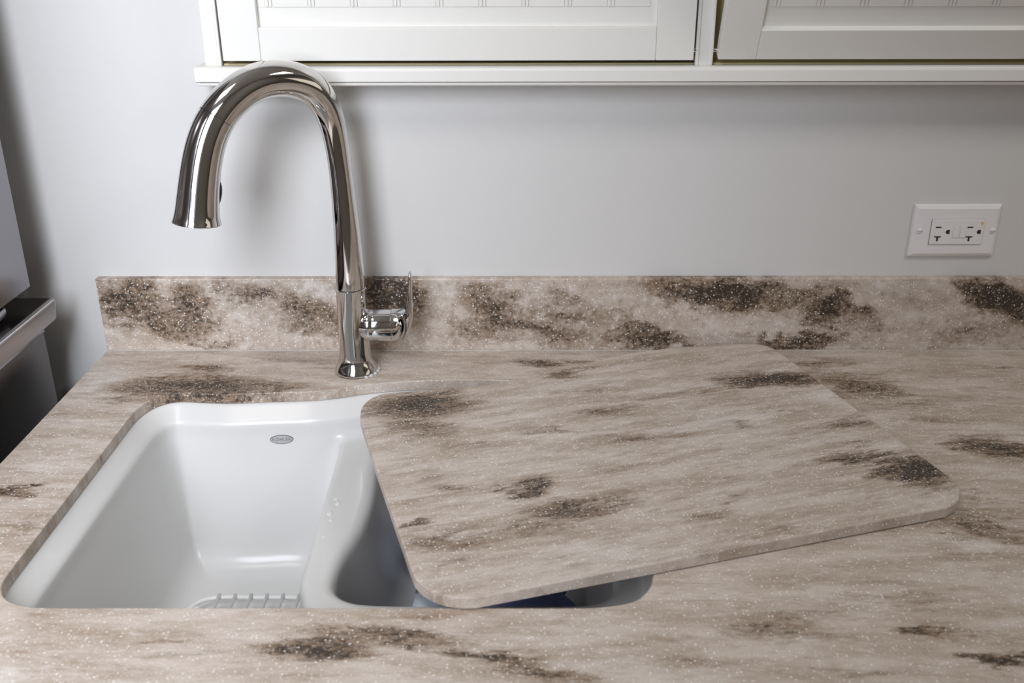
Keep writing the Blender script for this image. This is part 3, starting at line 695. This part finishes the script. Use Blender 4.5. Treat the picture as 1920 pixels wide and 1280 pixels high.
# ------------------------------------------------------------------ loose board (the sink cutout)
br = empty('cutting_board', (.17, -.30, .0002)); br.rotation_euler = (0, 0, .298904)
tag(br, 'beige veined solid surface board with rounded corners lying askew over the right bowl', 'board')
bo = [(p.x, p.y) for p in catmull([(*q, 0) for q in BOARD_OUT], 3, True)]
if sum(bo[i - 1][0] * bo[i][1] - bo[i][0] * bo[i - 1][1] for i in range(len(bo))) < 0: bo = bo[::-1]
b = bmesh.new(); slab(b, bo, [], 0, .0127, .0014, .0017)
obj('board_slab', b, M_board, br)

# ------------------------------------------------------------------ electrical outlet
cx0, cz0 = .5646, .1634
ou = tag(empty('electrical_outlet', (cx0, 0, cz0)), 'white double outlet with test buttons mounted sideways on the grey wall', 'outlet')
b = bmesh.new()
A = [(.509, .1286), (.6200, .1290), (.6200, .1982), (.509, .1980)]
def plate_ring(ins, y): return [b.verts.new((x + (ins if x < cx0 else -ins), y, z + (ins if z < cz0 else -ins))) for x, z in A]
rs = [plate_ring(0, -.0001), plate_ring(0, -.0018), plate_ring(.0012, -.0040), plate_ring(.0052, -.0060)]
for p, q in zip(rs, rs[1:]):
    for k in range(4): b.faces.new((p[k], p[(k + 1) % 4], q[(k + 1) % 4], q[k]))
b.faces.new(rs[-1]); b.faces.new(rs[0][::-1])
obj('cover_plate', b, M_plastic, ou)
x0, x1, z0, z1 = .5325, .6000, .1466, .1795
obj('recess_line', box(x0 - .0004, x1 + .0003, -.0062, -.004, z0 - .0004, z1 + .0002), M_slot, ou)
fc = obj('socket_face', box(x0, x1, -.0078, -.004, z0, z1, .0008), M_plastic, ou)
def slot(x, z, w, h, name='slot', m=M_slot, y=-.0080): return obj(name, box(x - w / 2, x + w / 2, y, -.0070, z - h / 2, z + h / 2), m, fc)
for xs_, xt, xg in ((.5416, .5420, .5545), (.5821, .5825, .5943)):
    slot(xs_, .1694, .0072, .0019)
    b = box(xt - .0043, xt + .0043, -.0080, -.0070, .1558, .1576); box(xt - .0012, xt + .0012, -.0080, -.0070, .1508, .1560, bm=b); obj('t_slot', b, M_slot, fc)
    b = bmesh.new(); prism(b, [(xg + .0022, .1605), (xg + .0022, .1659)] + [(xg - .0002 - .0027 * math.sin(math.radians(t)), .1632 + .0027 * math.cos(math.radians(t))) for t in range(0, 181, 18)], 'y', -.0080, -.0070)
    obj('ground_hole', b, M_slot, fc)
for xb in (.5645, .5738):
    slot(xb, .1631, .0078, .0160, 'button_gap', mat('button_gap', (.45, .44, .44), .5), -.00792)
    obj('button', box(xb - .0036, xb + .0036, -.0084, -.0070, .1554, .1708, .0004), M_plastic, fc)
slot(.5966, .1744, .0022, .0036, 'indicator_light', M_amber, -.0081)
for xs_ in (.5186, .6124):
    b = bmesh.new(); lathe(b, [(.0036, -.0058), (.0036, -.0066), (.0028, -.0074), (.001, -.0077)], xs_, 0, .1642, 24, axis='y')
    sc = obj('screw', b, M_plastic, ou, True, 40)
    obj('screw_slot', box(xs_ - .003, xs_ + .003, -.0079, -.0070, .1638, .1645), mat('screw_slot', (.35, .34, .34), .5), sc)

# ------------------------------------------------------------------ shallow wall cabinet
ZT = .76
wc = tag(empty('wall_cabinet', (.21, 0, .357)), 'white painted shallow wall cabinet with beadboard doors above the faucet', 'cabinet')
FY = -.032
def cpart(name, b, m=M_white, par=None, **k): return obj(name, b, m, par or wc, **k)
cpart('back_panel', box(-.36, .82, -.004, -.0003, .375, ZT), M_inside)
cpart('side_panel', box(-.366, -.352, FY, -.0003, .3755, ZT))
cpart('side_panel', box(.80, .816, FY, -.0003, .3755, ZT))
cpart('partition', box(.214, .228, FY + .004, -.004, .376, ZT), M_white)
cpart('top_panel', box(-.366, .816, FY, -.0003, ZT, ZT + .015))
def stile(x0, x1, inner):   # flat strip with a fine bead along the opening side(s)
    b = box(x0, x1, FY - .004, FY, .3755, ZT, .0008)
    for s in inner:
        xa, xb = (x0, x0 + .0042) if s < 0 else (x1 - .0042, x1)
        box(xa, xb, FY - .0062, FY - .002, .3755, ZT, .0012, bm=b)
    return cpart('face_stile', b)
stile(-.3660, -.3462, (1,)); stile(.2097, .2306, (-1, 1)); stile(.80, .82, (-1,))
# bottom ledge: quarter round nose, small bead below
prof = [(-.0003, .3575), (-.045, .3575), (-.0485, .3590), (-.0485, .3710), (-.0478, .3732), (-.0462, .3745), (-.0440, .3752), (-.0415, .3756), (-.0003, .3756)]
b = bmesh.new(); prism(b, prof, 'x', -.3765, .86); cpart('bottom_ledge', b)
b = bmesh.new(); prism(b, [(-.0003, .3535), (-.0445, .3535), (-.0458, .3548), (-.0458, .3572), (-.0003, .3572)], 'x', -.3735, .857); cpart('ledge_bead', b)
cpart('sill_strip', box(-.346, .2097, -.030, -.004, .3757, .3775), M_inside)
cpart('sill_strip', box(.2306, .80, -.030, -.004, .3757, .3775), M_inside)
def cab_door(x0, x1, z0, tilt, lab, flat=.0215):
    """frame and panel door; local coordinates with its foot on the hinge line"""
    H = .362; sw = .0442; rh = .0375; th = .016; fr = .013
    pivot = Vector((0, FY, z0)); R = Matrix.Rotation(math.radians(tilt), 4, 'X')
    def put(name, b, m=M_white, par=None):
        bmesh.ops.transform(b, matrix=Matrix.Translation(pivot) @ R, verts=b.verts)
        return obj(name, b, m, par or wc)
    d = put('door', box(x0 + sw - .002, x1 - sw + .002, -.004, .000, rh - .002, H - rh + .002))
    if lab: d['label'] = lab
    put('door_stile', box(x0, x0 + sw, -fr, th - fr, 0, H, .0009), par=d)
    put('door_stile', box(x1 - sw, x1, -fr, th - fr, 0, H, .0009), par=d)
    put('door_rail', box(x0 + sw + .0002, x1 - sw - .0002, -fr, th - fr, 0, rh, .0009), par=d)
    put('door_rail', box(x0 + sw + .0002, x1 - sw - .0002, -fr, th - fr, H - rh, H, .0009), par=d)
    # beadboard planks, each with a double bead at its edge
    z1, z2 = rh + flat, H - rh - .001
    xa = x0 + sw + .0135; w = .0492; k = 0
    put('bead_board', box(x0 + sw + .0002, xa - w + w - .0045, -.0046, -.0038, z1, z2, .0003), par=d)
    while xa < x1 - sw - .004:
        xe = min(xa + w, x1 - sw - .0004)
        b = box(xa + .0045, max(xe - .0045, xa + .0052), -.0050, -.0038, z1, z2, .0004)
        box(xa - .0036, xa - .0004, -.0056, -.0038, z1, z2, .0007, bm=b)
        box(xa + .0004, xa + .0036, -.0056, -.0038, z1, z2, .0007, bm=b)
        put('bead_board', b, par=d)
        xa += w
    return d
# doors turn forward (towards the room) at the top
cab_door(-.3420, .2066, .3825, 1.5, None)
cab_door(.2352, .7960, .3880, 24, 'right hand door tipped forward at the top', .0245)
for x, n_ in ((.2080, 1), (.2330, 1)):
    b = bmesh.new(); lathe(b, [(.0026, -.0026), (.0026, .0026)], x, FY - .0035, .3925, 14, axis='x'); obj('pivot_pin', b, M_chrome, wc, True, 40)

# ------------------------------------------------------------------ stainless refrigerator at the left
fg = tag(empty('refrigerator', (-.95, -.38, -.92)), 'dark stainless steel refrigerator at the left edge beyond the counter end', 'refrigerator')
FXF = -.600
obj('cabinet_box', box(-1.38, -.655, -.68, -.088, -.90, .98, .004), M_steel_d, fg)
def rounded(bm, x0, x1, y0, y1, z0, z1, r, n=6):
    """box whose vertical far and near front corners are rounded"""
    poly = [(x0, y0)] + [(x1 - r + r * math.sin(t), y0 + r - r * math.cos(t)) for t in [math.pi / 2 * k / n for k in range(n + 1)]] + [(x1 - r + r * math.cos(t), y1 - r + r * math.sin(t)) for t in [math.pi / 2 * k / n for k in range(n + 1)]] + [(x0, y1)]
    return prism(bm, poly, 'z', z0, z1)
b = bmesh.new(); rounded(b, -.650, FXF, -.68, -.083, .1185, .98, .004); ud = obj('upper_door', b, M_steel, fg, True, 30)
b = bmesh.new(); rounded(b, -.650, FXF - .001, -.68, -.069, -.88, .0520, .006); ld = obj('freezer_drawer', b, M_steel_d, fg, True, 30)
b = bmesh.new(); prism(b, [(FXF - .012, .0515), (FXF - .001, .0515), (FXF - .004, .0555), (FXF - .010, .0565)], 'y', -.68, -.070); obj('drawer_top_edge', b, M_steel, ld)
b = bmesh.new(); rounded(b, -.650, FXF, -.68, -.066, .0590, .0950, .012); sh = obj('drawer_header', b, M_steel_d, fg, True, 30)
# forward lip that serves as the pull
b = bmesh.new()
prof = [(-.640, .0955), (-.580, .0975), (-.5775, .0962), (-.5770, .0930), (-.5800, .0720), (-.5850, .0680), (-.5990, .0640), (-.640, .0640)]
verts = []
ys_ = [-.68, -.080, -.073, -.0685, -.066]
sc_ = [1, 1, .975, .92, .82]
for yv, s in zip(ys_, sc_):
    verts.append([b.verts.new((-.640 + (px + .640) * s, yv, pz if s == 1 else .080 + (pz - .080) * (.55 + .45 * s))) for px, pz in prof])
for A_, B_ in zip(verts, verts[1:]):
    for k in range(len(prof)): b.faces.new((A_[k], A_[(k + 1) % len(prof)], B_[(k + 1) % len(prof)], B_[k]))
b.faces.new(verts[0]); b.faces.new(verts[-1][::-1])
obj('pull_lip', b, M_lip, sh, True, 35)
b = bmesh.new(); tube(b, [(-.5795, -.68, .0968), (-.5795, -.081, .0968), (-.5812, -.073, .0968)], .0011, 8)
obj('bright_edge', b, M_edge, sh, True)
obj('header_top', box(-.650, -.584, -.68, -.072, .0953, .0979, .0008), M_steel_d, sh)
b = bmesh.new(); tube(b, catmull([(-.620, -.165, .112), (-.607, -.150, .110), (-.604, -.20, .108), (-.604, -.40, .108)], 5), .006, 14); obj('hinge_cover', b, M_steel, fg, True)
